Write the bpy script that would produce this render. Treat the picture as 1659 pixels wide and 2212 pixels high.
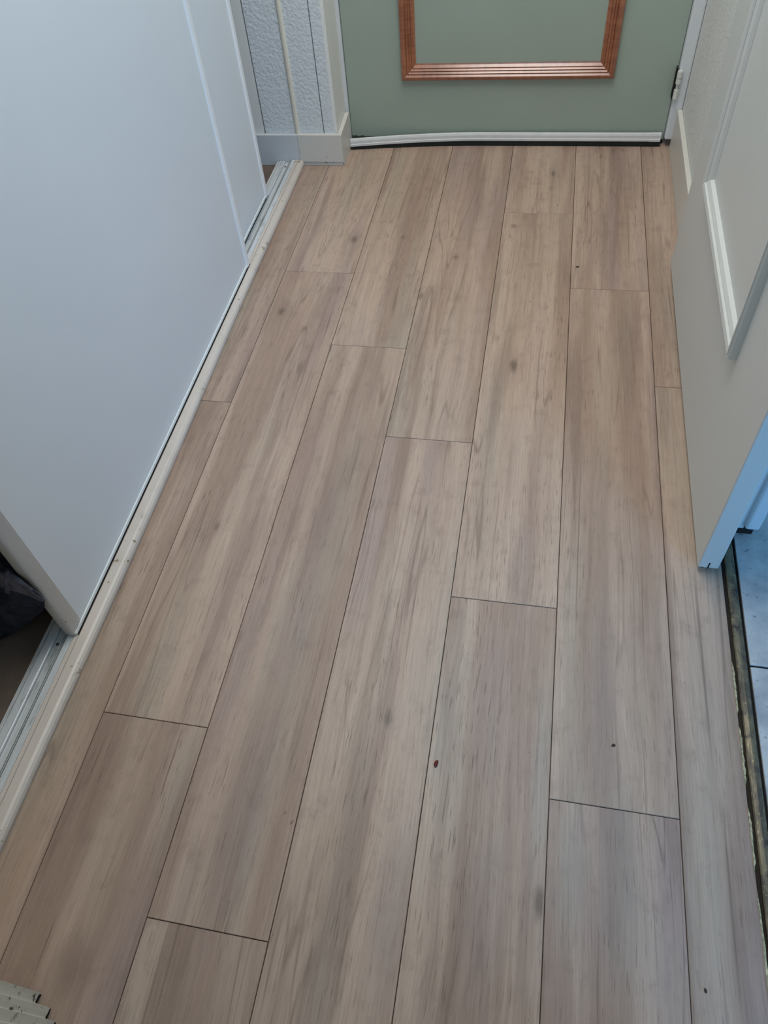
import bpy, bmesh, math, random
from mathutils import Matrix, Vector, noise as mnoise

random.seed(7)
for o in list(bpy.data.objects):
    bpy.data.objects.remove(o, do_unlink=True)
SC = bpy.context.scene
COL = SC.collection

# ------------------------------------------------------------------ camera
W, H, FPX = 1659.0, 2212.0, 1662.46
cd = bpy.data.cameras.new('camera')
cam = bpy.data.objects.new('camera', cd)
COL.objects.link(cam)
r_ = Vector((0.9787243863823665, 0.1853397307220962, -0.08802135943236243))
u_ = Vector((-0.09269345395602022, 0.7821258968438562, 0.6161874755948037))
f_ = Vector((-0.183047805488521, 0.5949187051203336, -0.7826654682581711))
M = Matrix.Identity(4)
for i in range(3):
    M[i][0], M[i][1], M[i][2] = r_[i], u_[i], -f_[i]
M[0][3], M[1][3], M[2][3] = 0.08664837, 0.0, 1.23749802
cam.matrix_world = M
cd.sensor_fit = 'HORIZONTAL'
cd.sensor_width = 36.0
cd.lens = 36.0 * FPX / W
cd.shift_x = 45.095 / W
cd.shift_y = 1.3055 / W
cd.clip_start = 0.02
SC.camera = cam

# ------------------------------------------------------------------ world, lights, exposure
w = bpy.data.worlds.new('world')
SC.world = w
w.use_nodes = True
w.node_tree.nodes['Background'].inputs[0].default_value = (0.62, 0.76, 1.0, 1)
w.node_tree.nodes['Background'].inputs[1].default_value = 0.6


def area(name, loc, target, sx, sy, power, color):
    l = bpy.data.lights.new(name, 'AREA')
    l.shape = 'RECTANGLE'
    l.size, l.size_y, l.energy, l.color = sx, sy, power, color
    o = bpy.data.objects.new(name, l)
    COL.objects.link(o)
    o.location = loc
    d = Vector(target) - Vector(loc)
    o.rotation_euler = d.to_track_quat('-Z', 'Y').to_euler()
    return o


# hallway ceiling panel, daylight through the glazed front door behind the camera, kitchen window
area('ceiling_panel_light', (-0.05, 1.48, 2.43), (-0.05, 1.48, 0), 0.75, 1.35, 26, (1.0, 0.98, 0.95))
area('front_door_daylight', (-0.10, -2.15, 1.45), (-0.10, 1.0, 0.9), 0.85, 1.3, 9.0, (0.42, 0.71, 1.0))
area('kitchen_window_daylight', (2.25, -1.65, 1.40), (0.40, 1.0, 0.7), 1.4, 1.2, 68, (0.17, 0.50, 1.0))

vs = SC.view_settings
vs.view_transform = 'Standard'
vs.look = 'None'
vs.gamma = 1.0
vs.use_curve_mapping = False
vs.exposure = 0.0


# ------------------------------------------------------------------ material helpers
def lin(r, g, b):
    def c(v):
        v /= 255.0
        return v / 12.92 if v <= 0.04045 else ((v + 0.055) / 1.055) ** 2.4
    return (c(r), c(g), c(b), 1.0)


class NT:
    def __init__(self, name):
        self.m = bpy.data.materials.new(name)
        self.m.use_nodes = True
        self.t = self.m.node_tree
        self.b = self.t.nodes['Principled BSDF']

    def n(self, typ, **kw):
        nd = self.t.nodes.new(typ)
        for k, v in kw.items():
            setattr(nd, k, v)
        return nd

    def set(self, sock, v):
        if isinstance(v, bpy.types.NodeSocket):
            self.t.links.new(v, sock)
        else:
            sock.default_value = v

    def math(self, op, a, b=0.0, clamp=False):
        nd = self.n('ShaderNodeMath', operation=op, use_clamp=clamp)
        self.set(nd.inputs[0], a)
        self.set(nd.inputs[1], b)
        return nd.outputs[0]

    def vmath(self, op, a, b=(0, 0, 0)):
        nd = self.n('ShaderNodeVectorMath', operation=op)
        self.set(nd.inputs[0], a)
        self.set(nd.inputs[1], b)
        return nd.outputs['Value'] if op == 'LENGTH' else nd.outputs['Vector']

    def noise(self, vec, scale=1.0, detail=3.0, rough=0.5, dist=0.0, color=False):
        nd = self.n('ShaderNodeTexNoise')
        self.set(nd.inputs['Vector'], vec)
        nd.inputs['Scale'].default_value = scale
        nd.inputs['Detail'].default_value = detail
        nd.inputs['Roughness'].default_value = rough
        nd.inputs['Distortion'].default_value = dist
        return nd.outputs['Color'] if color else nd.outputs[0]

    def mapr(self, v, a, b, c=0.0, d=1.0, smooth=True):
        nd = self.n('ShaderNodeMapRange')
        nd.interpolation_type = 'SMOOTHSTEP' if smooth else 'LINEAR'
        self.set(nd.inputs[0], v)
        for i, x in enumerate((a, b, c, d)):
            nd.inputs[i + 1].default_value = x
        return nd.outputs[0]

    def mix(self, f, a, b, mode='MIX'):
        nd = self.n('ShaderNodeMix', data_type='RGBA', blend_type=mode)
        self.set(nd.inputs['Factor'], f)
        self.set(nd.inputs['A'], a)
        self.set(nd.inputs['B'], b)
        return nd.outputs['Result']

    def pos(self):
        return self.n('ShaderNodeNewGeometry').outputs['Position']

    def bump(self, h, strength=0.3, dist=0.001):
        nd = self.n('ShaderNodeBump')
        self.set(nd.inputs['Height'], h)
        nd.inputs['Strength'].default_value = strength
        nd.inputs['Distance'].default_value = dist
        self.t.links.new(nd.outputs[0], self.b.inputs['Normal'])

    def out(self, color, rough=0.5, metal=0.0, spec=0.5):
        self.set(self.b.inputs['Base Color'], color)
        self.set(self.b.inputs['Roughness'], rough)
        self.set(self.b.inputs['Metallic'], metal)
        self.b.inputs['Specular IOR Level'].default_value = spec
        return self.m


MATS = {}


def paint(name, col, rough=0.4, chips=0.0, chipcol=(96, 84, 62), bumps=0.0, bscale=120, mottle=0.04, spec=0.4, cscale=55.0):
    t = NT(name)
    p = t.pos()
    big = t.noise(p, 2.2, 3)
    c = t.mix(t.mapr(big, 0.3, 0.7), tuple(x * (1 - mottle) for x in col[:3]) + (1,), tuple(min(1, x * (1 + mottle)) for x in col[:3]) + (1,))
    if chips > 0:
        n1 = t.noise(p, cscale, 4, 0.6)
        n2 = t.noise(p, cscale * 0.22, 2)
        v = t.math('MULTIPLY', t.mapr(n1, 0.70 - chips * 0.12, 0.73 - chips * 0.12), t.mapr(n2, 0.45, 0.58))
        c = t.mix(v, c, lin(*chipcol))
        grime = t.mapr(t.noise(p, cscale * 0.5, 4, 0.6), 0.5, 0.8)
        c = t.mix(t.math('MULTIPLY', grime, 0.25 * min(1, chips * 2)), c, lin(150, 138, 112))
    if bumps > 0:
        b1 = t.noise(p, bscale, 3, 0.55)
        t.bump(b1, bumps, 0.0042)
    else:
        t.bump(t.noise(p, 60, 2), 0.04, 0.001)
    MATS[name] = t.out(c, rough, 0.0, spec)
    return MATS[name]


def plain(name, col, rough=0.5, metal=0.0, var=0.1, scale=40, spec=0.4):
    t = NT(name)
    p = t.pos()
    f = t.mapr(t.noise(p, scale, 3), 0.3, 0.7)
    c = t.mix(f, tuple(x * (1 - var) for x in col[:3]) + (1,), tuple(min(1, x * (1 + var)) for x in col[:3]) + (1,))
    MATS[name] = t.out(c, rough, metal, spec)
    return MATS[name]


# ---- the oak-look planks: grain along Y, offset per plank through the object colour
KNOTS = [(-.542, 1.575, .013, .024, .75), (-.413, 1.914, .013, .026, .75), (.070, 1.416, .014, .036, .8), (-.079, .512, .011, .026, .7),
         (-.499, .869, .009, .018, .6), (.128, 2.288, .008, .026, .7), (.030, 2.002, .011, .015, .6), (.184, .267, .011, .034, .8),
         (-.185, 1.665, .008, .022, .6), (-.115, 1.844, .012, .016, .5), (-.276, 1.932, .008, .014, .5), (.094, 1.66, .003, .004, .9),
         (-.214, .330, .004, .005, .8), (-.200, .318, .004, .005, .8), (.148, 2.115, .003, .012, .7)]
STREAKS = [(.270, 1.99, .022, .20, .55), (.283, .62, .020, .26, .40), (.283, .33, .055, .14, .42), (-.290, .40, .045, .26, .45),
           (-.275, .93, .025, .24, .40), (.036, 2.04, .035, .06, .30), (.128, 2.26, .014, .16, .45), (-.285, 2.14, .022, .26, .42),
           (-.100, 2.23, .028, .18, .40), (-.440, .755, .003, .055, .9), (-.52, .33, .022, .20, .32), (.08, 1.15, .024, .16, .32),
           (-.12, .24, .045, .30, .36), (-.470, .065, .035, .06, .85), (.07, .36, .03, .25, .30), (-.43, 1.25, .02, .2, .25),
           (.27, 1.10, .015, .2, .3), (.447, 1.6, .016, .3, .3), (.44, .5, .012, .35, .3)]

THIN = [(.2275, .930, .0016, .33, .60), (.2295, 2.137, .0016, .285, .55), (-.5560, .362, .0014, .06, .6), (-.4235, .381, .0016, .058, .8),
        (-.2280, 2.149, .0016, .244, .7), (.4370, .673, .0030, .20, .6), (.4470, .325, .0026, .15, .55), (.3435, .786, .0014, .17, .4),
        (.2645, 2.083, .0016, .30, .35), (.3400, 1.983, .0018, .22, .6), (-.6200, 1.490, .0018, .046, .8), (-.4085, 1.301, .0014, .056, .6),
        (.2625, 1.466, .0020, .05, .6), (.4335, 1.691, .0022, .092, .6), (-.5180, .083, .0016, .057, .6), (-.2835, 1.772, .0020, .05, .7)]
MAUVE = [(-.280, .320, .040, .20, .8), (-.278, .665, .035, .16, .6), (-.282, .90, .030, .18, .5), (.088, .579, .040, .18, .5), (-.023, .225, .035, .16, .7),
         (.106, .215, .035, .14, .6), (.271, .606, .022, .22, .6), (.126, .842, .030, .12, .4)]
GREEN = [(.014, .505, .014, .12, .7), (.178, .450, .018, .20, .7), (.225, .320, .028, .12, .7), (.300, .330, .030, .16, .6), (-.400, .346, .018, .16, .5)]
TAN = [(-.124, .592, .022, .20, .6), (-.131, .313, .022, .20, .5), (.336, .534, .030, .20, .6), (-.616, .177, .030, .16, .8), (-.540, .640, .030, .22, .5),
       (-.130, 2.160, .030, .25, .5), (-.308, 1.738, .040, .25, .5), (.066, 1.320, .030, .30, .5)]


def plank_material(key, xa, xb):
    """one material per run of planks, holding only that run's knots and streaks"""
    t = NT('oak_plank')
    p = t.pos()
    oc = t.n('ShaderNodeObjectInfo').outputs['Color']
    sep = t.n('ShaderNodeSeparateColor')
    t.set(sep.inputs[0], oc)
    off = t.vmath('MULTIPLY', oc, (31.0, 17.0, 23.0))
    q = t.vmath('ADD', p, off)
    # gentle warp so that the grain wanders
    wn = t.noise(t.vmath('MULTIPLY', q, (4.0, 1.6, 1)), 1.0, 2, color=True)
    q = t.vmath('ADD', q, t.vmath('MULTIPLY', t.vmath('SUBTRACT', wn, (.5, .5, .5)), (0.030, 0.0, 0.0)))
    broad = t.noise(t.vmath('MULTIPLY', q, (15, 0.8, 1)), 1.0, 3, 0.5)
    broad2 = t.noise(t.vmath('MULTIPLY', q, (30, 1.3, 3)), 1.0, 4, 0.6)
    hue = t.noise(t.vmath('MULTIPLY', q, (11, 1.0, 9)), 1.0, 3, 0.5)
    cath = t.noise(t.vmath('MULTIPLY', q, (15, 0.75, 5)), 1.0, 2.0, 0.45)
    fr = t.math('FRACT', t.math('MULTIPLY', cath, 9.0))
    ring = t.mapr(t.math('ABSOLUTE', t.math('SUBTRACT', fr, 0.5)), 0.40, 0.50)
    ringmask = t.mapr(t.noise(t.vmath('MULTIPLY', q, (14, 2.2, 2)), 1.0, 3), 0.48, 0.66)
    streak = t.mapr(t.noise(t.vmath('MULTIPLY', q, (110, 2.2, 1)), 1.0, 3, 0.6), 0.62, 0.76)
    fine = t.noise(t.vmath('MULTIPLY', q, (460, 13, 1)), 1.0, 3, 0.65)
    fine2 = t.noise(t.vmath('MULTIPLY', q, (190, 5, 1)), 1.0, 3, 0.6)
    pores = t.mapr(t.noise(t.vmath('MULTIPLY', q, (380, 22, 1)), 1.0, 2, 0.5), 0.60, 0.72)
    poremask = t.mapr(t.noise(t.vmath('MULTIPLY', q, (11, 3, 2)), 1.0, 3), 0.40, 0.62, 0.25, 1.0)
    pits = t.mapr(t.noise(t.vmath('MULTIPLY', q, (120, 80, 1)), 1.0, 3, 0.7), 0.70, 0.76)
    smudge = t.noise(t.vmath('MULTIPLY', q, (30, 22, 1)), 1.0, 4, 0.65)
    # colours: tan, pinkish grey, greenish grey
    c = t.mix(t.mapr(broad, 0.38, 0.60), PLK['dark'], PLK['light'])
    c = t.mix(t.math('MULTIPLY', t.mapr(hue, 0.50, 0.70), 0.60), c, PLK['green'])
    c = t.mix(t.math('MULTIPLY', t.mapr(hue, 0.48, 0.30), 0.60), c, PLK['mauve'])
    c = t.mix(t.math('MULTIPLY', t.mapr(smudge, 0.50, 0.78), 0.35), c, PLK['heart'])
    # explicit knots and long heart streaks
    dn = t.noise(t.vmath('MULTIPLY', p, (26, 9, 1)), 1.0, 3, 0.6, color=True)
    pd = t.vmath('ADD', p, t.vmath('MULTIPLY', t.vmath('SUBTRACT', dn, (.5, .5, .5)), (0.014, 0.02, 0)))
    dn2 = t.noise(t.vmath('MULTIPLY', p, (140, 60, 1)), 1.0, 2, 0.6, color=True)
    pk = t.vmath('ADD', p, t.vmath('MULTIPLY', t.vmath('SUBTRACT', dn2, (.5, .5, .5)), (0.007, 0.012, 0)))

    def blobs(lst, src, lo, hi):
        acc = None
        for (x, y, rx, ry, s) in lst:
            if not xa <= x < xb:
                continue
            v = t.vmath('MULTIPLY', t.vmath('SUBTRACT', src, (x, y, 0)), (1 / rx, 1 / ry, 0))
            d = t.mapr(t.vmath('LENGTH', v), lo, hi, s, 0.0)
            acc = d if acc is None else t.math('MAXIMUM', acc, d)
        return 0.0 if acc is None else acc
    st = blobs(STREAKS, pd, 0.15, 1.25)
    st = t.math('MULTIPLY', st, t.mapr(fine2, 0.2, 0.75, 0.55, 1.1))
    kn = blobs(KNOTS, pk, 0.15, 1.0)
    halo = blobs([(x, y, rx * 2.6, ry * 2.6, s * 0.35) for (x, y, rx, ry, s) in KNOTS[:11]], pd, 0.2, 1.1)
    soft = t.mapr(fine2, 0.25, 0.75, 0.6, 1.0)
    for lst, ck in ((TAN, 'tan'), (GREEN, 'greengrey'), (MAUVE, 'lavender')):
        c = t.mix(t.math('MULTIPLY', t.math('MULTIPLY', blobs(lst, pd, 0.2, 1.25), soft), 0.70), c, PLK[ck])
    c = t.mix(t.math('MULTIPLY', t.math('MAXIMUM', st, halo), 0.70), c, PLK['heart'])
    c = t.mix(t.math('MULTIPLY', t.mapr(broad2, 0.50, 0.66), 0.42), c, PLK['heart'])
    c = t.mix(t.math('MULTIPLY', t.math('MULTIPLY', ring, ringmask), 0.42), c, PLK['line'])
    c = t.mix(t.math('MULTIPLY', streak, 0.38), c, PLK['line'])
    c = t.mix(t.math('MULTIPLY', t.math('MULTIPLY', pores, poremask), 0.50), c, PLK['line'])
    c = t.mix(t.math('MULTIPLY', pits, 0.40), c, PLK['line'])
    pt = t.vmath('ADD', p, t.vmath('MULTIPLY', t.vmath('SUBTRACT', wn, (.5, .5, .5)), (0.012, 0.0, 0)))
    c = t.mix(t.math('MULTIPLY', blobs(THIN, pt, 0.25, 1.1), 0.85), c, PLK['line'])
    c = t.mix(t.math('MULTIPLY', kn, 0.85), c, PLK['knot'])
    fv = t.mapr(t.math('ADD', t.math('MULTIPLY', fine, 0.6), t.math('MULTIPLY', fine2, 0.4)), 0.3, 0.7, 0.84, 1.14, False)
    tone = t.mapr(sep.outputs[2], 0.0, 1.0, 0.955, 1.045, False)
    fv = t.math('MULTIPLY', fv, tone)
    comb = t.n('ShaderNodeCombineColor')
    for i in range(3):
        t.set(comb.inputs[i], fv)
    c = t.mix(1.0, c, comb.outputs[0], 'MULTIPLY')
    hgt = t.math('SUBTRACT', t.math('MULTIPLY', fine, 0.6), t.math('MULTIPLY', pores, 0.5))
    t.bump(hgt, 0.45, 0.0010)
    MATS[key] = t.out(c, t.mapr(fine2, 0.2, 0.8, 0.50, 0.40), 0.0, 0.45)


PLK = dict(light=lin(184, 160, 142), dark=lin(161, 136, 119), green=lin(169, 156, 139), mauve=lin(160, 138, 131),
           heart=lin(128, 106, 94), line=lin(92, 74, 64), knot=lin(84, 72, 62),
           tan=lin(184, 157, 134), greengrey=lin(153, 149, 138), lavender=lin(142, 126, 124))
XS = [-0.660, -0.5769, -0.3817, -0.1928, -0.0013, 0.1919, 0.3853, 0.4855]
for i_ in range(7):
    plank_material('oak_%d' % i_, XS[i_], XS[i_ + 1])

paint('white_door', lin(219, 224, 227), 0.30, spec=0.5, mottle=0.015)
paint('lit_edge_white', lin(238, 240, 240), 0.25, spec=0.5)
paint('white_door_worn', lin(230, 234, 232), 0.34, chips=0.25, chipcol=(70, 62, 50), cscale=90)
paint('grey_white_door', lin(211, 213, 209), 0.36, mottle=0.015)
paint('cream_sill', lin(208, 198, 188), 0.38, chips=0.45, chipcol=(140, 126, 92), cscale=38)
paint('cream_board', lin(214, 211, 203), 0.40, chips=0.05)
paint('cool_board', lin(204, 208, 210), 0.42)  # cooler paint, also carrying the bluish light at the closet end
paint('cream_casing', lin(230, 223, 206), 0.42, chips=0.75, chipcol=(96, 92, 78), cscale=80)
paint('woodchip', lin(222, 227, 228), 0.75, bumps=0.75, bscale=110, mottle=0.02, spec=0.2)
paint('woodchip_right', lin(222, 224, 220), 0.75, bumps=0.55, bscale=120, mottle=0.03, spec=0.2)
paint('bead_cream', lin(226, 222, 204), 0.45)
paint('lining_white', lin(234, 234, 228), 0.45)
paint('wall_white', lin(214, 214, 208), 0.7, spec=0.2)
paint('frame_white', lin(214, 219, 222), 0.38)
paint('green_door', lin(160, 174, 162), 0.34, mottle=0.03, spec=0.5)
plain('black_rubber', lin(22, 30, 32), 0.55)
plain('worn_edge', lin(74, 80, 74), 0.8, var=0.35, scale=120)
plain('strip_white', lin(222, 224, 224), 0.32, var=0.03)
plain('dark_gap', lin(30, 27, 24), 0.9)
plain('underlay', lin(52, 44, 38), 0.9)
plain('closet_floor', lin(108, 94, 84), 0.6, scale=14)
plain('hinge_white', lin(214, 216, 208), 0.35, var=0.05, scale=200)
plain('crumb_red', lin(92, 26, 26), 0.6, scale=300)
plain('crumb_dark', lin(58, 46, 38), 0.7, scale=300)
plain('caulk', lin(176, 164, 128), 0.8, var=0.4, scale=160)


def special_materials():
    # mahogany-stained moulding
    t = NT('red_wood')
    p = t.pos()
    n1 = t.noise(t.vmath('MULTIPLY', p, (60, 60, 6)), 1, 3)
    n2 = t.noise(t.vmath('MULTIPLY', p, (6, 60, 90)), 1, 3)
    f = t.mapr(t.math('ADD', t.math('MULTIPLY', n1, .5), t.math('MULTIPLY', n2, .5)), 0.35, 0.65)
    c = t.mix(f, lin(140, 84, 58), lin(170, 108, 78))
    t.b.inputs['Coat Weight'].default_value = 0.6
    t.b.inputs['Coat Roughness'].default_value = 0.16
    MATS['red_wood'] = t.out(c, 0.25, 0, 0.6)
    # brushed aluminium track
    t = NT('aluminium')
    p = t.pos()
    n = t.noise(t.vmath('MULTIPLY', p, (900, 8, 900)), 1, 2)
    d = t.mapr(t.noise(t.vmath('MULTIPLY', p, (60, 14, 60)), 1, 4, .6), 0.52, 0.75)
    c = t.mix(t.mapr(n, .3, .7), lin(204, 209, 211), lin(226, 229, 230))
    c = t.mix(t.math('MULTIPLY', d, 0.5), c, lin(110, 106, 96))
    MATS['aluminium'] = t.out(c, 0.34, 0.22)
    t = NT('aluminium_dark')
    p = t.pos()
    c = t.mix(t.mapr(t.noise(t.vmath('MULTIPLY', p, (200, 20, 200)), 1, 3), .3, .7), lin(112, 118, 120), lin(150, 155, 156))
    MATS['aluminium_dark'] = t.out(c, 0.45, 0.2)
    # worn brass threshold
    t = NT('worn_brass')
    p = t.pos()
    n = t.noise(t.vmath('MULTIPLY', p, (90, 30, 90)), 1, 4, .6)
    c = t.mix(t.mapr(n, .35, .65), lin(88, 80, 70), lin(128, 116, 92))
    c = t.mix(t.mapr(t.noise(p, 130, 3, .6), .60, .70), c, lin(158, 144, 108))
    c = t.mix(t.mapr(t.noise(p, 40, 3, .6), .55, .70), c, lin(66, 62, 58))
    t.bump(n, 0.4, 0.002)
    MATS['worn_brass'] = t.out(c, 0.42, 0.45)
    # stone-look tile
    t = NT('tile')
    p = t.pos()
    n = t.noise(p, 9, 5, .65)
    c = t.mix(t.mapr(n, .38, .68), lin(196, 196, 194), lin(158, 160, 164))
    c = t.mix(t.mapr(t.noise(p, 70, 4, .65), .62, .70), c, lin(120, 122, 128))
    c = t.mix(t.math('MULTIPLY', t.mapr(t.noise(p, 190, 2), .74, .77), .8), c, lin(70, 70, 74))
    MATS['tile'] = t.out(c, 0.30, 0, 0.5)
    # denim
    t = NT('denim')
    p = t.pos()
    c = t.mix(t.mapr(t.noise(p, 40, 4, .6), .35, .7), lin(34, 37, 46), lin(58, 60, 70))
    c = t.mix(t.math('MULTIPLY', t.mapr(t.noise(p, 900, 2), .5, .7), .4), c, lin(64, 62, 70))
    t.bump(t.noise(p, 700, 2), .3, .001)
    MATS['denim'] = t.out(c, 0.9, 0, 0.1)
    t = NT('denim_band')
    p = t.pos()
    c = t.mix(t.mapr(t.noise(p, 60, 4, .6), .35, .7), lin(82, 80, 88), lin(110, 107, 114))
    t.bump(t.noise(p, 700, 2), .3, .001)
    MATS['denim_band'] = t.out(c, 0.9, 0, 0.1)


special_materials()


# ------------------------------------------------------------------ mesh helpers
def link(name, me, mat, parent=None):
    o = bpy.data.objects.new(name, me)
    COL.objects.link(o)
    if mat:
        me.materials.append(MATS[mat] if isinstance(mat, str) else mat)
    if parent is not None:
        o.parent = parent
    return o


def obj(name, bm, mat, parent=None, smooth=False):
    bmesh.ops.recalc_face_normals(bm, faces=bm.faces)
    me = bpy.data.meshes.new(name)
    bm.to_mesh(me)
    bm.free()
    if smooth:
        for f in me.polygons:
            f.use_smooth = True
    return link(name, me, mat, parent)


def addbox(bm, x0, x1, y0, y1, z0, z1, bev=0.0, seg=2):
    vs_ = [bm.verts.new((x, y, z)) for z in (z0, z1) for y in (y0, y1) for x in (x0, x1)]
    F = [(0, 1, 3, 2), (4, 6, 7, 5), (0, 4, 5, 1), (2, 3, 7, 6), (0, 2, 6, 4), (1, 5, 7, 3)]
    fs = [bm.faces.new([vs_[i] for i in f]) for f in F]
    if bev > 0:
        es = list({e for f in fs for e in f.edges})
        bmesh.ops.bevel(bm, geom=es, offset=bev, segments=seg, profile=0.5, affect='EDGES')
    return bm


def box(name, x0, x1, y0, y1, z0, z1, mat, parent=None, bev=0.0, seg=2):
    return obj(name, addbox(bmesh.new(), x0, x1, y0, y1, z0, z1, bev, seg), mat, parent)


def prism(name, pts, fa, fb, mat, parent=None, smooth=False):
    """pts: 2D profile; fa, fb map a profile point to the two end positions"""
    bm = bmesh.new()
    a = [bm.verts.new(fa(p)) for p in pts]
    b = [bm.verts.new(fb(p)) for p in pts]
    n = len(pts)
    bm.faces.new(a[::-1])
    bm.faces.new(b)
    for i in range(n):
        bm.faces.new((a[i], a[(i + 1) % n], b[(i + 1) % n], b[i]))
    o = obj(name, bm, mat, parent)
    if smooth:
        for f in o.data.polygons:
            f.use_smooth = len(f.vertices) == 4
    return o


def tag(o, label, cat=None, group=None, kind=None):
    o['label'] = label
    if cat:
        o['category'] = cat
    if group:
        o['group'] = group
    if kind:
        o['kind'] = kind
    return o


def struct(o, label=None):
    o['kind'] = 'structure'
    if label:
        o['label'] = label
    return o


# ------------------------------------------------------------------ floor of planks
fl = struct(box('floor', -0.66, 0.50, -2.2, 2.60, -0.03, -0.0045, 'underlay'), 'light oak-look plank floor of the hallway')
LEN = 1.305
JO = [1.230, 0.4475, 0.1505, 1.1585, 0.764, 0.418, 1.373]
YF, YN = 2.56, -0.55
TONE = {(6, 1.37): 0.05, (6, 2.56): 0.3, (1, 0.45): 0.1, (2, 0.15): 0.15, (2, 1.46): 0.45, (3, 1.16): 0.6, (4, 0.76): 0.55, (5, 0.42): 0.3}


def plank(x0, x1, y0, y1):
    g, ch, d = 0.0005, 0.0007, 0.0010
    bm = bmesh.new()
    ax0, ax1, ay0, ay1 = x0 + g, x1 - g, y0 + g, y1 - g
    lo = [bm.verts.new((x, y, -0.0045)) for x, y in ((ax0, ay0), (ax1, ay0), (ax1, ay1), (ax0, ay1))]
    mi = [bm.verts.new((x, y, -d)) for x, y in ((ax0, ay0), (ax1, ay0), (ax1, ay1), (ax0, ay1))]
    tp = [bm.verts.new((x, y, 0)) for x, y in ((ax0 + ch, ay0 + ch), (ax1 - ch, ay0 + ch), (ax1 - ch, ay1 - ch), (ax0 + ch, ay1 - ch))]
    bm.faces.new(tp)
    for a, b in ((lo, mi), (mi, tp)):
        for i in range(4):
            bm.faces.new((a[i], a[(i + 1) % 4], b[(i + 1) % 4], b[i]))
    o = obj('plank', bm, 'oak_%d' % XS.index(x0), fl)
    o.color = (random.random(), random.random(), random.random(), 1)
    return o


for c in range(7):
    y = JO[c]
    while y > YN:
        y -= LEN
    while y < YF:
        y2 = y + LEN
        a, b = max(y, YN), min(y2, YF)
        if b - a > 0.02:
            pk_ = plank(XS[c], XS[c + 1], a, b)
            if (c, round(b, 2)) in TONE:
                k_ = pk_.color
                pk_.color = (k_[0], k_[1], TONE[(c, round(b, 2))], 1)
        y = y2

# hallway floor behind the camera carries on in the same planks
for c in range(7):
    plank(XS[c], XS[c + 1], -2.2, YN)

# ------------------------------------------------------------------ room shell
struct(box('ceiling', -1.32, 3.1, -2.3, 2.62, 2.46, 2.5, 'wall_white'), 'white ceiling')
struct(box('wall_back', -0.62, 0.55, -2.32, -2.22, 0, 2.46, 'wall_white'), 'white wall behind')
struct(box('wall_left', -0.70, -0.62, -2.22, -0.03, 0, 2.46, 'wall_white'), 'white wall beside the closet')
wr = struct(box('wall_right', 0.482, 0.548, 1.03, 2.62, 0, 2.46, 'woodchip_right'), 'cream wall with woodchip paper behind the open white door')
struct(box('wall_right_near', 0.482, 0.548, -2.22, -0.06, 0, 2.46, 'wall_white'), 'white wall right of the camera')
struct(box('wall_lintel', 0.482, 0.548, -0.06, 1.03, 2.09, 2.46, 'wall_white'), 'wall over the kitchen doorway')
struct(box('wall_kitchen_far', 0.548, 3.1, 1.62, 1.70, -0.01, 2.46, 'wall_white'), 'kitchen wall beyond the doorway')
struct(box('wall_kitchen_near', 0.548, 3.1, -1.95, -1.87, -0.01, 2.46, 'wall_white'), 'kitchen wall near side')
kr = struct(box('wall_kitchen_right', 3.02, 3.1, -1.87, 1.62, -0.01, 2.46, 'wall_white'), 'kitchen wall with the window')
struct(box('wall_closet_back', -1.32, -1.28, -0.15, 2.33, -0.01, 2.46, 'wall_white'), 'back of the closet')
struct(box('wall_closet_near', -1.28, -0.70, -0.15, -0.08, -0.01, 2.46, 'wall_white'), 'near side of the closet')
struct(box('wall_closet_top', -0.76, -0.655, -0.03, 2.325, 2.32, 2.46, 'wall_white'), 'wall over the sliding closet doors')
struct(box('floor_closet', -1.28, -0.746, -0.08, 2.33, -0.02, 0.0, 'closet_floor'), 'dark closet floor')

# far left end wall: woodchip strips, corner bead and cracks between them
wf = struct(box('wall_far', -1.28, -0.549, 2.345, 2.60, 0, 2.46, 'dark_gap'), 'textured end wall left of the green door')
box('post', -1.28, -0.7755, 2.330, 2.3455, 0, 2.46, 'lining_white', wf)
box('wallpaper_strip', -0.7715, -0.6730, 2.330, 2.3455, 0, 2.46, 'woodchip', wf)
box('wallpaper_strip', -0.6590, -0.5825, 2.330, 2.3455, 0, 2.46, 'woodchip', wf)
box('wallpaper_strip', -0.5795, -0.5475, 2.329, 2.3455, 0, 2.46, 'woodchip', wf)
bead = [(-0.6735 + 0.0150 * (0.5 - 0.5 * math.cos(math.pi * i / 8)), 2.3302 - 0.0055 * math.sin(math.pi * i / 8)) for i in range(9)]
bead += [(-0.6585, 2.3455), (-0.6735, 2.3455)]
prism('corner_bead', bead, lambda p: (p[0], p[1], 0), lambda p: (p[0], p[1], 2.46), 'bead_cream', wf)
box('side_lining', -0.5495, -0.5385, 2.332, 2.475, 0, 2.46, 'lining_white', wf, 0.002)

# door frame of the green door
fr = struct(box('trim_1', -0.60, -0.5285, 2.462, 2.60, 0, 2.13, 'frame_white', None, 0.003), 'white door frame post left of the green door')
fr2 = struct(box('trim_2', 0.449, 0.4815, 2.447, 2.60, 0.024, 2.13, 'frame_white', None, 0.005, 3), 'white door frame post right of the green door')
struct(box('trim_3', -0.60, 0.49, 2.462, 2.60, 2.05, 2.13, 'frame_white', None, 0.003), 'white door frame head over the green door')
struct(box('wall_far_top', -0.56, 0.49, 2.48, 2.60, 2.13, 2.46, 'wall_white'), 'wall over the green door')

# ------------------------------------------------------------------ skirting boards
bl = struct(bpy.data.objects.new('baseboard_left', None), 'cream skirting board wrapping the corner left of the green door')
COL.objects.link(bl)
bm = bmesh.new()
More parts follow.
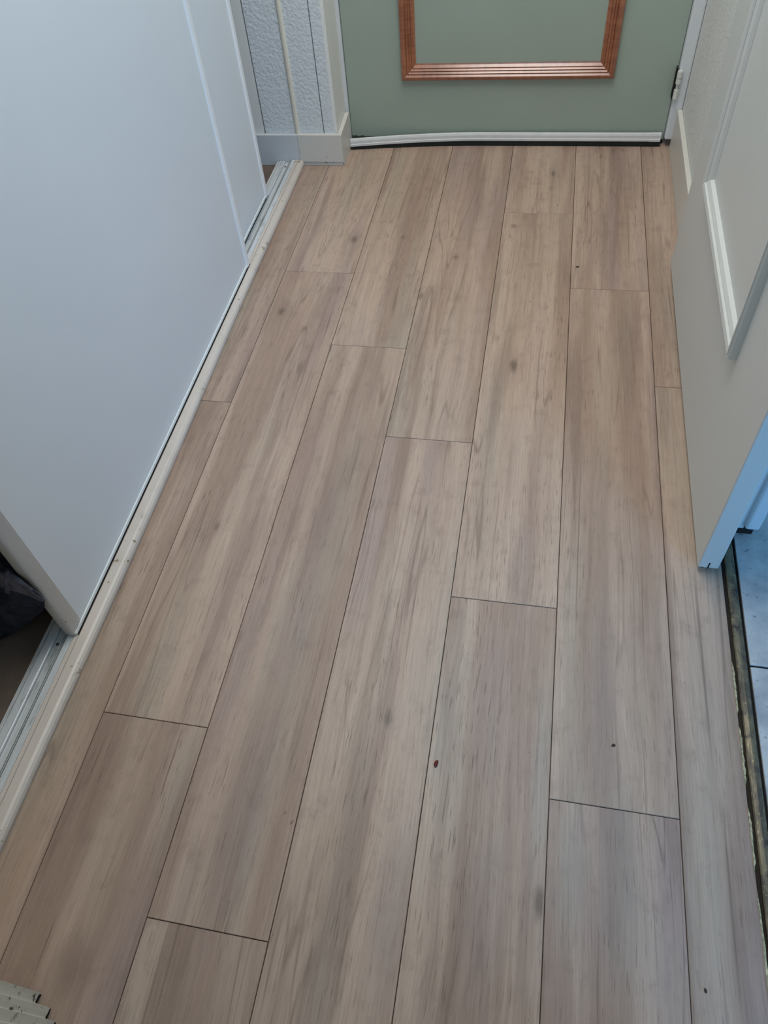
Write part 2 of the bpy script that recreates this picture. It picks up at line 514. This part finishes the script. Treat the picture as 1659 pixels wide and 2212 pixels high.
# L-shaped mitred board: front run and return towards the door
prof = [(-0.6655, 2.316), (-0.5245, 2.316), (-0.5245, 2.445), (-0.5375, 2.445), (-0.5375, 2.3295), (-0.6655, 2.3295)]
o = prism('board', prof, lambda p: (p[0], p[1], 0.015), lambda p: (p[0], p[1], 0.099 + (0.010 * max(0, (p[1] - 2.33)) / 0.115)), 'cream_board', bl)
box('foot_strip', -0.6615, -0.5290, 2.3205, 2.338, 0.0, 0.0142, 'cream_board', bl, 0.001)
box('foot_strip', -0.5360, -0.5250, 2.3290, 2.445, 0.0, 0.0146, 'cream_board', bl, 0.001)
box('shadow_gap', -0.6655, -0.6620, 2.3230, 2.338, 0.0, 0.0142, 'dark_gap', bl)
struct(box('baseboard_closet', -1.28, -0.6665, 2.3165, 2.3295, 0.0, 0.099, 'cool_board', None, 0.0015), 'cool white skirting board inside the closet end')
br = struct(box('baseboard_right', 0.468, 0.4818, 1.845, 2.4465, 0.0, 0.115, 'cream_board', None, 0.002), 'cream skirting board between the open door and the green door')

# ------------------------------------------------------------------ closet sill and sliding-door track


def sill_pts(nx):
    top = 0.0205
    p = [(nx, 0.0), (nx + 0.0015, 0.004), (nx + 0.002, 0.009), (nx + 0.0005, 0.0145), (nx - 0.0035, 0.0185), (nx - 0.008, 0.0203)]
    return p + [(-0.6727, top), (-0.6730, top - 0.0018), (-0.6737, top - 0.0018), (-0.6741, top + 0.0008), (-0.6818, top + 0.0006), (-0.6822, 0.0)]


bm = bmesh.new()
rings = []
NY = 40
for i in range(NY + 1):
    y = -0.03 + (2.3155 + 0.03) * i / NY
    nx = -0.6475 - 0.0125 * max(0.0, (y - 0.6)) / 1.72 - 0.002 * math.sin(y * 5)
    rings.append([bm.verts.new((px, y, pz)) for px, pz in sill_pts(nx)])
for a, b in zip(rings, rings[1:]):
    for j in range(len(a)):
        k = (j + 1) % len(a)
        bm.faces.new((a[j], a[k], b[k], b[j]))
bm.faces.new(rings[0][::-1])
bm.faces.new(rings[-1])
sill = struct(obj('trim_4', bm, 'cream_sill'), 'worn cream wooden sill with a rounded nose in front of the closet')

tr = bpy.data.objects.new('sliding_door_track', None)
COL.objects.link(tr)
tr.location = (0, 0, 0)
tag(tr, 'aluminium sliding-door track along the closet sill', 'track')
Y0, Y1 = -0.03, 2.314


def rail(name, prof_, mat):
    return prism(name, prof_, lambda p: (p[0], Y0, p[1]), lambda p: (p[0], Y1, p[1]), mat, tr)


rail('front_flange', [(-0.6824, 0), (-0.6824, 0.0212), (-0.6935, 0.0220), (-0.6945, 0.0212), (-0.6945, 0.0)], 'aluminium')
rail('groove_bed', [(-0.6946, 0), (-0.6946, 0.006), (-0.7365, 0.006), (-0.7365, 0)], 'aluminium_dark')
for x in (-0.6972, -0.7004, -0.7036):
    rail('rib', [(x + 0.0006, 0.006), (x + 0.0006, 0.0165), (x - 0.0006, 0.0165), (x - 0.0006, 0.006)], 'aluminium')
rail('channel', [(-0.7048, 0.006), (-0.7048, 0.0125), (-0.7175, 0.0125), (-0.7175, 0.006)], 'aluminium')
rail('rear_rail', [(-0.7185, 0.006), (-0.7185, 0.0175), (-0.7200, 0.0185), (-0.7340, 0.0185), (-0.7348, 0.0175), (-0.7348, 0.006)], 'aluminium')
rail('rear_flange', [(-0.7368, 0.0), (-0.7368, 0.013), (-0.7375, 0.0155), (-0.7440, 0.0155), (-0.7455, 0.013), (-0.7455, 0.0)], 'aluminium')


def disc(name, x, y, z, r, h, mat, parent, seg=14):
    bm = bmesh.new()
    bmesh.ops.create_cone(bm, cap_ends=True, segments=seg, radius1=r, radius2=r * 0.8, depth=h, matrix=Matrix.Translation((x, y, z + h / 2)))
    return obj(name, bm, mat, parent)


for y in (0.556, 2.286):
    s = disc('screw', -0.7112, y, 0.0125, 0.0042, 0.0012, 'aluminium_dark', tr)
    disc('screw_recess', -0.7112, y, 0.0137, 0.0022, 0.0002, 'dark_gap', s)

# ------------------------------------------------------------------ sliding closet doors


def sliding(name, xf, y0, y1, label):
    d = bpy.data.objects.new(name, None)
    COL.objects.link(d)
    struct(d, label)
    xb = xf - 0.021
    box('panel', xb + 0.001, xf - 0.0012, y0 + 0.006, y1 - 0.020, 0.030, 2.30, 'white_door', d)
    # far edge: rounded strip, the light it catches painted in as whiter colour
    pts = [(xb, y1 - 0.026), (xf - 0.0010, y1 - 0.026), (xf + 0.0022, y1 - 0.024)] + [(xf + 0.0026 - 0.008 * (i / 6) ** 2, y1 - 0.014 + 0.014 * math.sin(math.pi / 2 * i / 6)) for i in range(7)] + [(xb, y1)]
    prism('edge_strip', pts, lambda p: (p[0], p[1], 0.0235), lambda p: (p[0], p[1], 2.30), 'lit_edge_white', d)
    # near edge: rolled stile
    pts = [(xb, y0), (xf - 0.004, y0), (xf - 0.0012, y0 + 0.0015), (xf + 0.0002, y0 + 0.006), (xf + 0.0006, y0 + 0.016), (xf - 0.0004, y0 + 0.026), (xf - 0.0014, y0 + 0.032), (xb, y0 + 0.032)]
    prism('edge_stile', pts, lambda p: (p[0], p[1], 0.0235), lambda p: (p[0], p[1], 2.30), 'white_door_worn', d, True)
    box('under_door_shade', xf - 0.004, xf + 0.0026, y0 + 0.004, y1 - 0.004, 0.0206, 0.0214, 'dark_gap', d)  # dark strip added as the shade of the gap under the door
    box('bottom_rail', xb + 0.001, xf + 0.0012, y0 + 0.002, y1 - 0.002, 0.0232, 0.0315, 'white_door_worn', d, 0.0012)
    return d


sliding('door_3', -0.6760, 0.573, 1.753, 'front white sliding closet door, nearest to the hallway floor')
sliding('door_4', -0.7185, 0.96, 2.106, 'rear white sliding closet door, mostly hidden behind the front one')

# ------------------------------------------------------------------ green door
gd = bpy.data.objects.new('door_1', None)
COL.objects.link(gd)
struct(gd, 'sage green hallway door with a red-brown panel moulding')
GY = 2.470
box('leaf', -0.5275, 0.4480, GY, GY + 0.04, 0.014, 2.045, 'green_door', gd, 0.002)
OX0, OX1, OZ0, OZ1 = -0.3525, 0.2745, 0.196, 1.86
MP = [(0.0, 0.0), (0.0, 0.0095), (0.0030, 0.0150), (0.0110, 0.0178), (0.0130, 0.0176), (0.0190, 0.0122), (0.0198, 0.0150), (0.0212, 0.0150),
      (0.0265, 0.0098), (0.0273, 0.0122), (0.0287, 0.0122), (0.0338, 0.0070), (0.0346, 0.0092), (0.0360, 0.0090), (0.0420, 0.0028), (0.0450, 0.0018), (0.0450, 0.0)]


def mould(side):
    f = {'b': (lambda p: (OX0 + p[0], GY - p[1], OZ0 + p[0]), lambda p: (OX1 - p[0], GY - p[1], OZ0 + p[0])),
         't': (lambda p: (OX0 + p[0], GY - p[1], OZ1 - p[0]), lambda p: (OX1 - p[0], GY - p[1], OZ1 - p[0])),
         'l': (lambda p: (OX0 + p[0], GY - p[1], OZ0 + p[0]), lambda p: (OX0 + p[0], GY - p[1], OZ1 - p[0])),
         'r': (lambda p: (OX1 - p[0], GY - p[1], OZ0 + p[0]), lambda p: (OX1 - p[0], GY - p[1], OZ1 - p[0]))}[side]
    return prism('panel_moulding', MP, f[0], f[1], 'red_wood', gd)


for s in 'blrt':
    mould(s)

# draught strip, bowed out at its left end


def strip_y(x):
    return 2.4515 - 0.0315 * max(0.0, (-0.10 - x) / 0.425) ** 1.7


def strip_dz(x):
    return -0.0065 * max(0.0, (-0.15 - x) / 0.375) ** 1.4


def sweep(name, prof_, x0, x1, n, mat, parent):
    bm = bmesh.new()
    rr = []
    for i in range(n + 1):
        x = x0 + (x1 - x0) * i / n
        rr.append([bm.verts.new((x, strip_y(x) + dy, max(0.0004, z + strip_dz(x)))) for dy, z in prof_])
    for a, b in zip(rr, rr[1:]):
        for j in range(len(a)):
            k = (j + 1) % len(a)
            bm.faces.new((a[j], a[k], b[k], b[j]))
    bm.faces.new(rr[0][::-1])
    bm.faces.new(rr[-1])
    return obj(name, bm, mat, parent)


ds = sweep('draught_strip', [(0.0, 0.0170), (-0.0005, 0.0235), (0.0010, 0.0245), (0.0008, 0.0340), (0.0025, 0.0395), (0.0060, 0.0405), (0.0080, 0.0405), (0.0080, 0.0170)], -0.5235, 0.4060, 44, 'strip_white', gd)
ds['label'] = 'white metal draught strip bowed away from the door at its left end'
sweep('strip_end_piece', [(-0.0006, 0.0165), (-0.0011, 0.0235), (0.0004, 0.0245), (0.0002, 0.0345), (0.0019, 0.0402), (0.0060, 0.0412), (0.0080, 0.0412), (0.0080, 0.0165)], 0.4062, 0.4385, 3, 'strip_white', ds)
rb = sweep('rubber_seal', [(0.0012, 0.0008), (0.0012, 0.0185), (0.0065, 0.0185), (0.0065, 0.0008)], -0.5240, 0.4400, 44, 'black_rubber', ds)
rb['label'] = 'black rubber lip of the draught strip'
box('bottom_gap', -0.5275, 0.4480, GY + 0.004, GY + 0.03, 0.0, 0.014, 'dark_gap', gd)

bm = bmesh.new()
lo_, hi_ = [], []
for i in range(31):
    x = -0.5265 + 0.135 * i / 30
    h = 0.0025 + 0.010 * (1 - i / 30) * (0.5 + 0.5 * abs(mnoise.noise(Vector((x * 130, 0, 0)))) + 0.3 * mnoise.noise(Vector((x * 340, 2, 0))))
    lo_.append((bm.verts.new((x, GY - 0.0007, 0.013)), bm.verts.new((x, GY + 0.0005, 0.013))))
    hi_.append((bm.verts.new((x, GY - 0.0005, 0.016 + h)), bm.verts.new((x, GY + 0.0005, 0.016 + h))))
for i in range(30):
    bm.faces.new((lo_[i][0], lo_[i + 1][0], hi_[i + 1][0], hi_[i][0]))
    bm.faces.new((hi_[i][0], hi_[i + 1][0], hi_[i + 1][1], hi_[i][1]))
obj('bare_edge', bm, 'worn_edge', gd)

# hinge of the green door
hg = bpy.data.objects.new('hinge', None)
COL.objects.link(hg)
hg.parent = gd
hg['label'] = 'white-painted butt hinge'


def knuckle(z0, z1, r, name='knuckle'):
    bm = bmesh.new()
    bmesh.ops.create_cone(bm, cap_ends=True, segments=16, radius1=r, radius2=r, depth=z1 - z0, matrix=Matrix.Translation((0.4520, 2.4410, (z0 + z1) / 2)))
    bmesh.ops.bevel(bm, geom=[e for e in bm.edges if abs(e.verts[0].co.z - e.verts[1].co.z) < 1e-6], offset=0.0012, segments=2, affect='EDGES')
    o_ = obj(name, bm, 'hinge_white', hg)
    return o_


knuckle(0.2045, 0.2245, 0.0074)
knuckle(0.1885, 0.2035, 0.0074)
knuckle(0.1470, 0.1740, 0.0070)
knuckle(0.1740, 0.1885, 0.0030, 'hinge_pin')
box('hinge_shadow_line', 0.4425, 0.4450, 2.4480, 2.4690, 0.1440, 0.2265, 'dark_gap', hg)  # thin dark box painted in as the shadow line beside the knuckles

# ------------------------------------------------------------------ open white door on the right
rd = bpy.data.objects.new('door_2', None)
COL.objects.link(rd)
struct(rd, 'open off-white panelled door folded back against the right wall')
DX, DY0, DY1 = 0.4390, 0.879, 1.829
box('leaf', DX, DX + 0.0365, DY0, DY1, 0.0115, 2.05, 'grey_white_door', rd, 0.0028, 3)
# end grain notch and chipped corner at the lower near corner
box('edge_notch', 0.4555, 0.4580, DY0 - 0.0004, DY0 + 0.003, 0.0112, 0.0290, 'dark_gap', rd)
box('edge_notch', 0.4430, 0.4500, DY0 - 0.0004, DY0 + 0.003, 0.0125, 0.0140, 'dark_gap', rd)
PY0, PY1, PZ0, PZ1 = 1.083, 1.634, 0.331, 1.90
DP = [(0.0, 0.0), (0.0, 0.0120), (0.0018, 0.0150), (0.0040, 0.0125), (0.0052, 0.0120), (0.0062, 0.0165), (0.0150, 0.0150), (0.0172, 0.0120), (0.0180, 0.0070),
      (0.0192, 0.0110), (0.0270, 0.0070), (0.0300, 0.0015), (0.0300, 0.0)]


def dmould(side):
    f = {'b': (lambda p: (DX - p[1], PY0 + p[0], PZ0 + p[0]), lambda p: (DX - p[1], PY1 - p[0], PZ0 + p[0])),
         't': (lambda p: (DX - p[1], PY0 + p[0], PZ1 - p[0]), lambda p: (DX - p[1], PY1 - p[0], PZ1 - p[0])),
         'n': (lambda p: (DX - p[1], PY0 + p[0], PZ0 + p[0]), lambda p: (DX - p[1], PY0 + p[0], PZ1 - p[0])),
         'f': (lambda p: (DX - p[1], PY1 - p[0], PZ0 + p[0]), lambda p: (DX - p[1], PY1 - p[0], PZ1 - p[0]))}[side]
    return prism('panel_moulding', DP, f[0], f[1], 'grey_white_door', rd)


for s in 'btnf':
    dmould(s)

# ------------------------------------------------------------------ kitchen doorway: jamb, threshold, tiles
jb = struct(bpy.data.objects.new('trim_5', None), 'white rebated doorway post behind the open door, at the tiled floor')
COL.objects.link(jb)
box('rebate_post', 0.4835, 0.5235, 0.968, 1.035, 0.026, 2.09, 'frame_white', jb, 0.002)
box('stop_post', 0.5215, 0.5480, 0.958, 1.035, 0.034, 2.09, 'frame_white', jb, 0.006, 3)
box('post_gap_shade', 0.4850, 0.5460, 0.978, 1.035, -0.004, 0.036, 'dark_gap', jb)  # dark block under the raised post, coloured as the shadow there

ft = struct(box('floor_kitchen', 0.4855, 3.02, -1.87, 1.62, -0.03, -0.0065, 'dark_gap'), 'pale stone tile floor of the next room')
ty = 0.695
for iy in range(-7, 3):
    for ix in range(0, 7):
        x0 = 0.5145 + ix * 0.34
        y0 = ty + iy * 0.34
        a, b, c_, d_ = x0, min(x0 + 0.336, 3.02), max(y0 + 0.002, -1.87), min(y0 + 0.338, 1.62)
        if b - a > 0.03 and d_ - c_ > 0.03:
            box('tile', a, b, c_, d_, -0.0066, -0.0015, 'tile', ft, 0.0008, 1)

th = bpy.data.objects.new('threshold_strip', None)
COL.objects.link(th)
tag(th, 'worn brass threshold strip between the planks and the kitchen tiles', 'threshold')
bm = bmesh.new()
rr = []
for i in range(61):
    y = -0.06 + 1.03 * i / 60
    j = 0.0009 * mnoise.noise(Vector((y * 9, 0, 0)))
    pr = [(0.4915 + j, -0.0045), (0.4912 + j, 0.0012), (0.4930 + j, 0.0028), (0.4998, 0.0036), (0.5065, 0.0029), (0.5082, 0.0014), (0.5082, -0.0045)]
    rr.append([bm.verts.new((px, y, pz + 0.0006 * mnoise.noise(Vector((y * 14, px * 90, 3))))) for px, pz in pr])
for a, b in zip(rr, rr[1:]):
    for j in range(len(a)):
        k = (j + 1) % len(a)
        bm.faces.new((a[j], a[k], b[k], b[j]))
bm.faces.new(rr[0][::-1])
bm.faces.new(rr[-1])
obj('strip', bm, 'worn_brass', th)
# crumbling filler along the cut plank edge
for k, (ya, yb) in enumerate([(0.60, 0.70), (0.48, 0.585), (0.36, 0.455), (0.10, 0.34)]):
    bm = bmesh.new()
    lft, rgt = [], []
    n = 26
    for i in range(n + 1):
        y = ya + (yb - ya) * i / n
        taper = min(1.0, 6 * min(i, n - i) / n)
        wd = taper * (0.0022 + 0.0022 * abs(mnoise.noise(Vector((y * 60, k, 0)))) + 0.0022 * abs(mnoise.noise(Vector((y * 190, k, 1)))))
        zz = 0.0006 + 0.0012 * abs(mnoise.noise(Vector((y * 120, k, 5))))
        lft.append((bm.verts.new((0.4838, y, -0.0035)), bm.verts.new((0.4840, y, zz))))
        rgt.append((bm.verts.new((0.4846 + wd, y, -0.0035)), bm.verts.new((0.4843 + wd, y, zz * 0.6 - 0.0005))))
    for i in range(n):
        a, b, c_, d_ = lft[i], lft[i + 1], rgt[i], rgt[i + 1]
        bm.faces.new((a[1], b[1], d_[1], c_[1]))
        bm.faces.new((c_[1], d_[1], d_[0], c_[0]))
        bm.faces.new((a[0], b[0], b[1], a[1]))
    obj('filler_crust', bm, 'caulk', th)

# ------------------------------------------------------------------ near left door casing
cs = struct(bpy.data.objects.new('trim_6', None), 'chipped cream stepped door casing ending just above the floor, nearest left')
COL.objects.link(cs)
CP = [(-0.4935, 0.032), (-0.4955, 0.0275), (-0.4965, 0.0215), (-0.4960, 0.0190), (-0.4725, 0.0175), (-0.4728, 0.0110), (-0.4740, 0.0060), (-0.4735, 0.0045),
      (-0.4585, 0.0040), (-0.4600, -0.0080), (-0.4450, -0.0090), (-0.4450, -0.05), (-0.62, -0.05), (-0.62, 0.032)]
prism('casing', CP, lambda p: (p[0], p[1], 0.012), lambda p: (p[0], p[1], 2.12), 'cream_casing', cs)
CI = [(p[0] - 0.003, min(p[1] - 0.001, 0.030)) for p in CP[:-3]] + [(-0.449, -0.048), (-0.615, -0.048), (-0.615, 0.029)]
prism('casing_gap_shade', CI, lambda p: (p[0], p[1], 0.0), lambda p: (p[0], p[1], 0.0122), 'dark_gap', cs)  # black block set back under the casing so its gap looks shaded


# ------------------------------------------------------------------ dark trousers on the closet floor
tq = bpy.data.objects.new('trousers', None)
COL.objects.link(tq)
tag(tq, 'crumpled dark trousers lying on the closet floor behind the white door edge', 'trousers')


# folded bundle: rows run from the back foot over the top, the waistband and the bulging front down to the floor
TROWS = [
    [(-0.760, 0.700, 0.004), (-0.790, 0.715, 0.004), (-0.820, 0.725, 0.004), (-0.860, 0.730, 0.004), (-0.930, 0.735, 0.004), (-1.020, 0.730, 0.004)],
    [(-0.740, 0.640, 0.120), (-0.755, 0.655, 0.135), (-0.780, 0.670, 0.150), (-0.815, 0.680, 0.150), (-0.890, 0.690, 0.140), (-1.000, 0.690, 0.100)],
    [(-0.716, 0.580, 0.165), (-0.724, 0.587, 0.195), (-0.745, 0.600, 0.208), (-0.780, 0.615, 0.208), (-0.847, 0.630, 0.198), (-0.950, 0.640, 0.156)],
    [(-0.674, 0.5655, 0.168), (-0.686, 0.567, 0.207), (-0.702, 0.570, 0.229), (-0.737, 0.577, 0.218), (-0.808, 0.590, 0.197), (-0.941, 0.610, 0.140)],
    [(-0.673, 0.562, 0.162), (-0.695, 0.560, 0.180), (-0.714, 0.560, 0.191), (-0.744, 0.564, 0.192), (-0.810, 0.575, 0.179), (-0.948, 0.590, 0.120)],
    [(-0.676, 0.560, 0.151), (-0.705, 0.553, 0.147), (-0.734, 0.549, 0.140), (-0.768, 0.549, 0.129), (-0.844, 0.545, 0.110), (-0.978, 0.550, 0.080)],
    [(-0.699, 0.567, 0.119), (-0.756, 0.565, 0.062), (-0.794, 0.559, 0.034), (-0.835, 0.552, 0.006), (-0.900, 0.515, 0.004), (-1.020, 0.500, 0.004)],
    [(-0.755, 0.620, 0.050), (-0.785, 0.600, 0.020), (-0.815, 0.590, 0.003), (-0.850, 0.580, 0.003), (-0.910, 0.560, 0.003), (-1.020, 0.550, 0.003)]]


def spline(p0, p1, p2, p3, t):
    return 0.5 * ((2 * p1) + (-p0 + p2) * t + (2 * p0 - 5 * p1 + 4 * p2 - p3) * t * t + (-p0 + 3 * p1 - 3 * p2 + p3) * t ** 3)


def grid_pt(r, c):
    r = min(max(r, 0.0), len(TROWS) - 1.0001)
    c = min(max(c, 0.0), 5 - 0.0001)
    ri, ci = int(r), int(c)

    def rowpt(k):
        k = min(max(k, 0), len(TROWS) - 1)
        P = [Vector(TROWS[k][min(max(ci + d, 0), 5)]) for d in (-1, 0, 1, 2)]
        return spline(*P, c - ci)
    p = spline(rowpt(ri - 1), rowpt(ri), rowpt(ri + 1), rowpt(ri + 2), r - ri)
    w_ = 0.0045 * mnoise.noise(Vector((p.x * 38, p.y * 38, p.z * 38))) if 2 < r < 6 else 0.0
    p = p + Vector((0, -1, 0.3)) * w_
    p.z = max(p.z, 0.002)
    return p


bm = bmesh.new()
NU, NV = 42, 30
g = [[bm.verts.new(grid_pt(i * 7 / NU, j * 5 / NV)) for j in range(NV + 1)] for i in range(NU + 1)]
for i in range(NU):
    for j in range(NV):
        bm.faces.new((g[i][j], g[i + 1][j], g[i + 1][j + 1], g[i][j + 1]))
for j in (0, NV):
    bm.faces.new([g[i][j] for i in range(NU + 1)])
obj('cloth', bm, 'denim', tq, True)


def band(name, r0, r1, c0, c1, lift, mat, n=30, m=6):
    bm_ = bmesh.new()
    G = []
    for i in range(n + 1):
        row = []
        for j in range(m + 1):
            c_ = c0 + (c1 - c0) * i / n
            r__ = r0 + (r1 - r0) * j / m
            p = grid_pt(r__, c_)
            nn = (grid_pt(r__ + .05, c_) - grid_pt(r__ - .05, c_)).cross(grid_pt(r__, c_ + .05) - grid_pt(r__, c_ - .05))
            nn.normalize()
            if nn.y > 0:
                nn = -nn
            row.append(bm_.verts.new(p + nn * (lift if 0 < j < m and 0 < i < n else -0.001)))
        G.append(row)
    for i in range(n):
        for j in range(m):
            bm_.faces.new((G[i][j], G[i + 1][j], G[i + 1][j + 1], G[i][j + 1]))
    return obj(name, bm_, mat, tq, True)


wb = band('waistband', 2.95, 4.05, 0.0, 5.0, 0.0030, 'denim_band')
for c in (2.35, 4.2):
    band('belt_loop', 2.85, 4.25, c, c + 0.28, 0.0065, 'denim_band', 5, 7)

# ------------------------------------------------------------------ bits lying on the floor


def crumb(name, x, y, sx, sy, sz, mat, label, rot=0.0):
    bm_ = bmesh.new()
    bmesh.ops.create_icosphere(bm_, subdivisions=2, radius=1.0)
    for v in bm_.verts:
        k = 1 + 0.45 * mnoise.noise(v.co * 1.7 + Vector((x * 50, y * 50, 0)))
        v.co = Vector((v.co.x * sx * k, v.co.y * sy * k, max(0, (v.co.z * 0.5 + 0.5) * sz * k)))
    bmesh.ops.rotate(bm_, verts=bm_.verts, cent=(0, 0, 0), matrix=Matrix.Rotation(rot, 3, 'Z'))
    o_ = obj(name, bm_, mat, None, True)
    o_.location = (x, y, 0.0)
    return tag(o_, label, 'crumb')


crumb('red_crumb', 0.0118, 0.4455, 0.0030, 0.0062, 0.003, 'crumb_red', 'small dark red dried crumb on the middle plank', -0.2)
crumb('dark_crumb', 0.2075, 1.816, 0.0044, 0.0028, 0.002, 'crumb_dark', 'dark brown crumb lying beyond, towards the green door', 0.2)
crumb('dark_crumb', 0.289, 0.519, 0.0034, 0.0022, 0.0018, 'crumb_dark', 'tiny dark crumb right of the middle of the floor', 0.5)
crumb('dark_crumb', 0.405, 0.1965, 0.0018, 0.0030, 0.0016, 'crumb_dark', 'tiny dark crumb in the bottom right corner of the floor', 0.1)
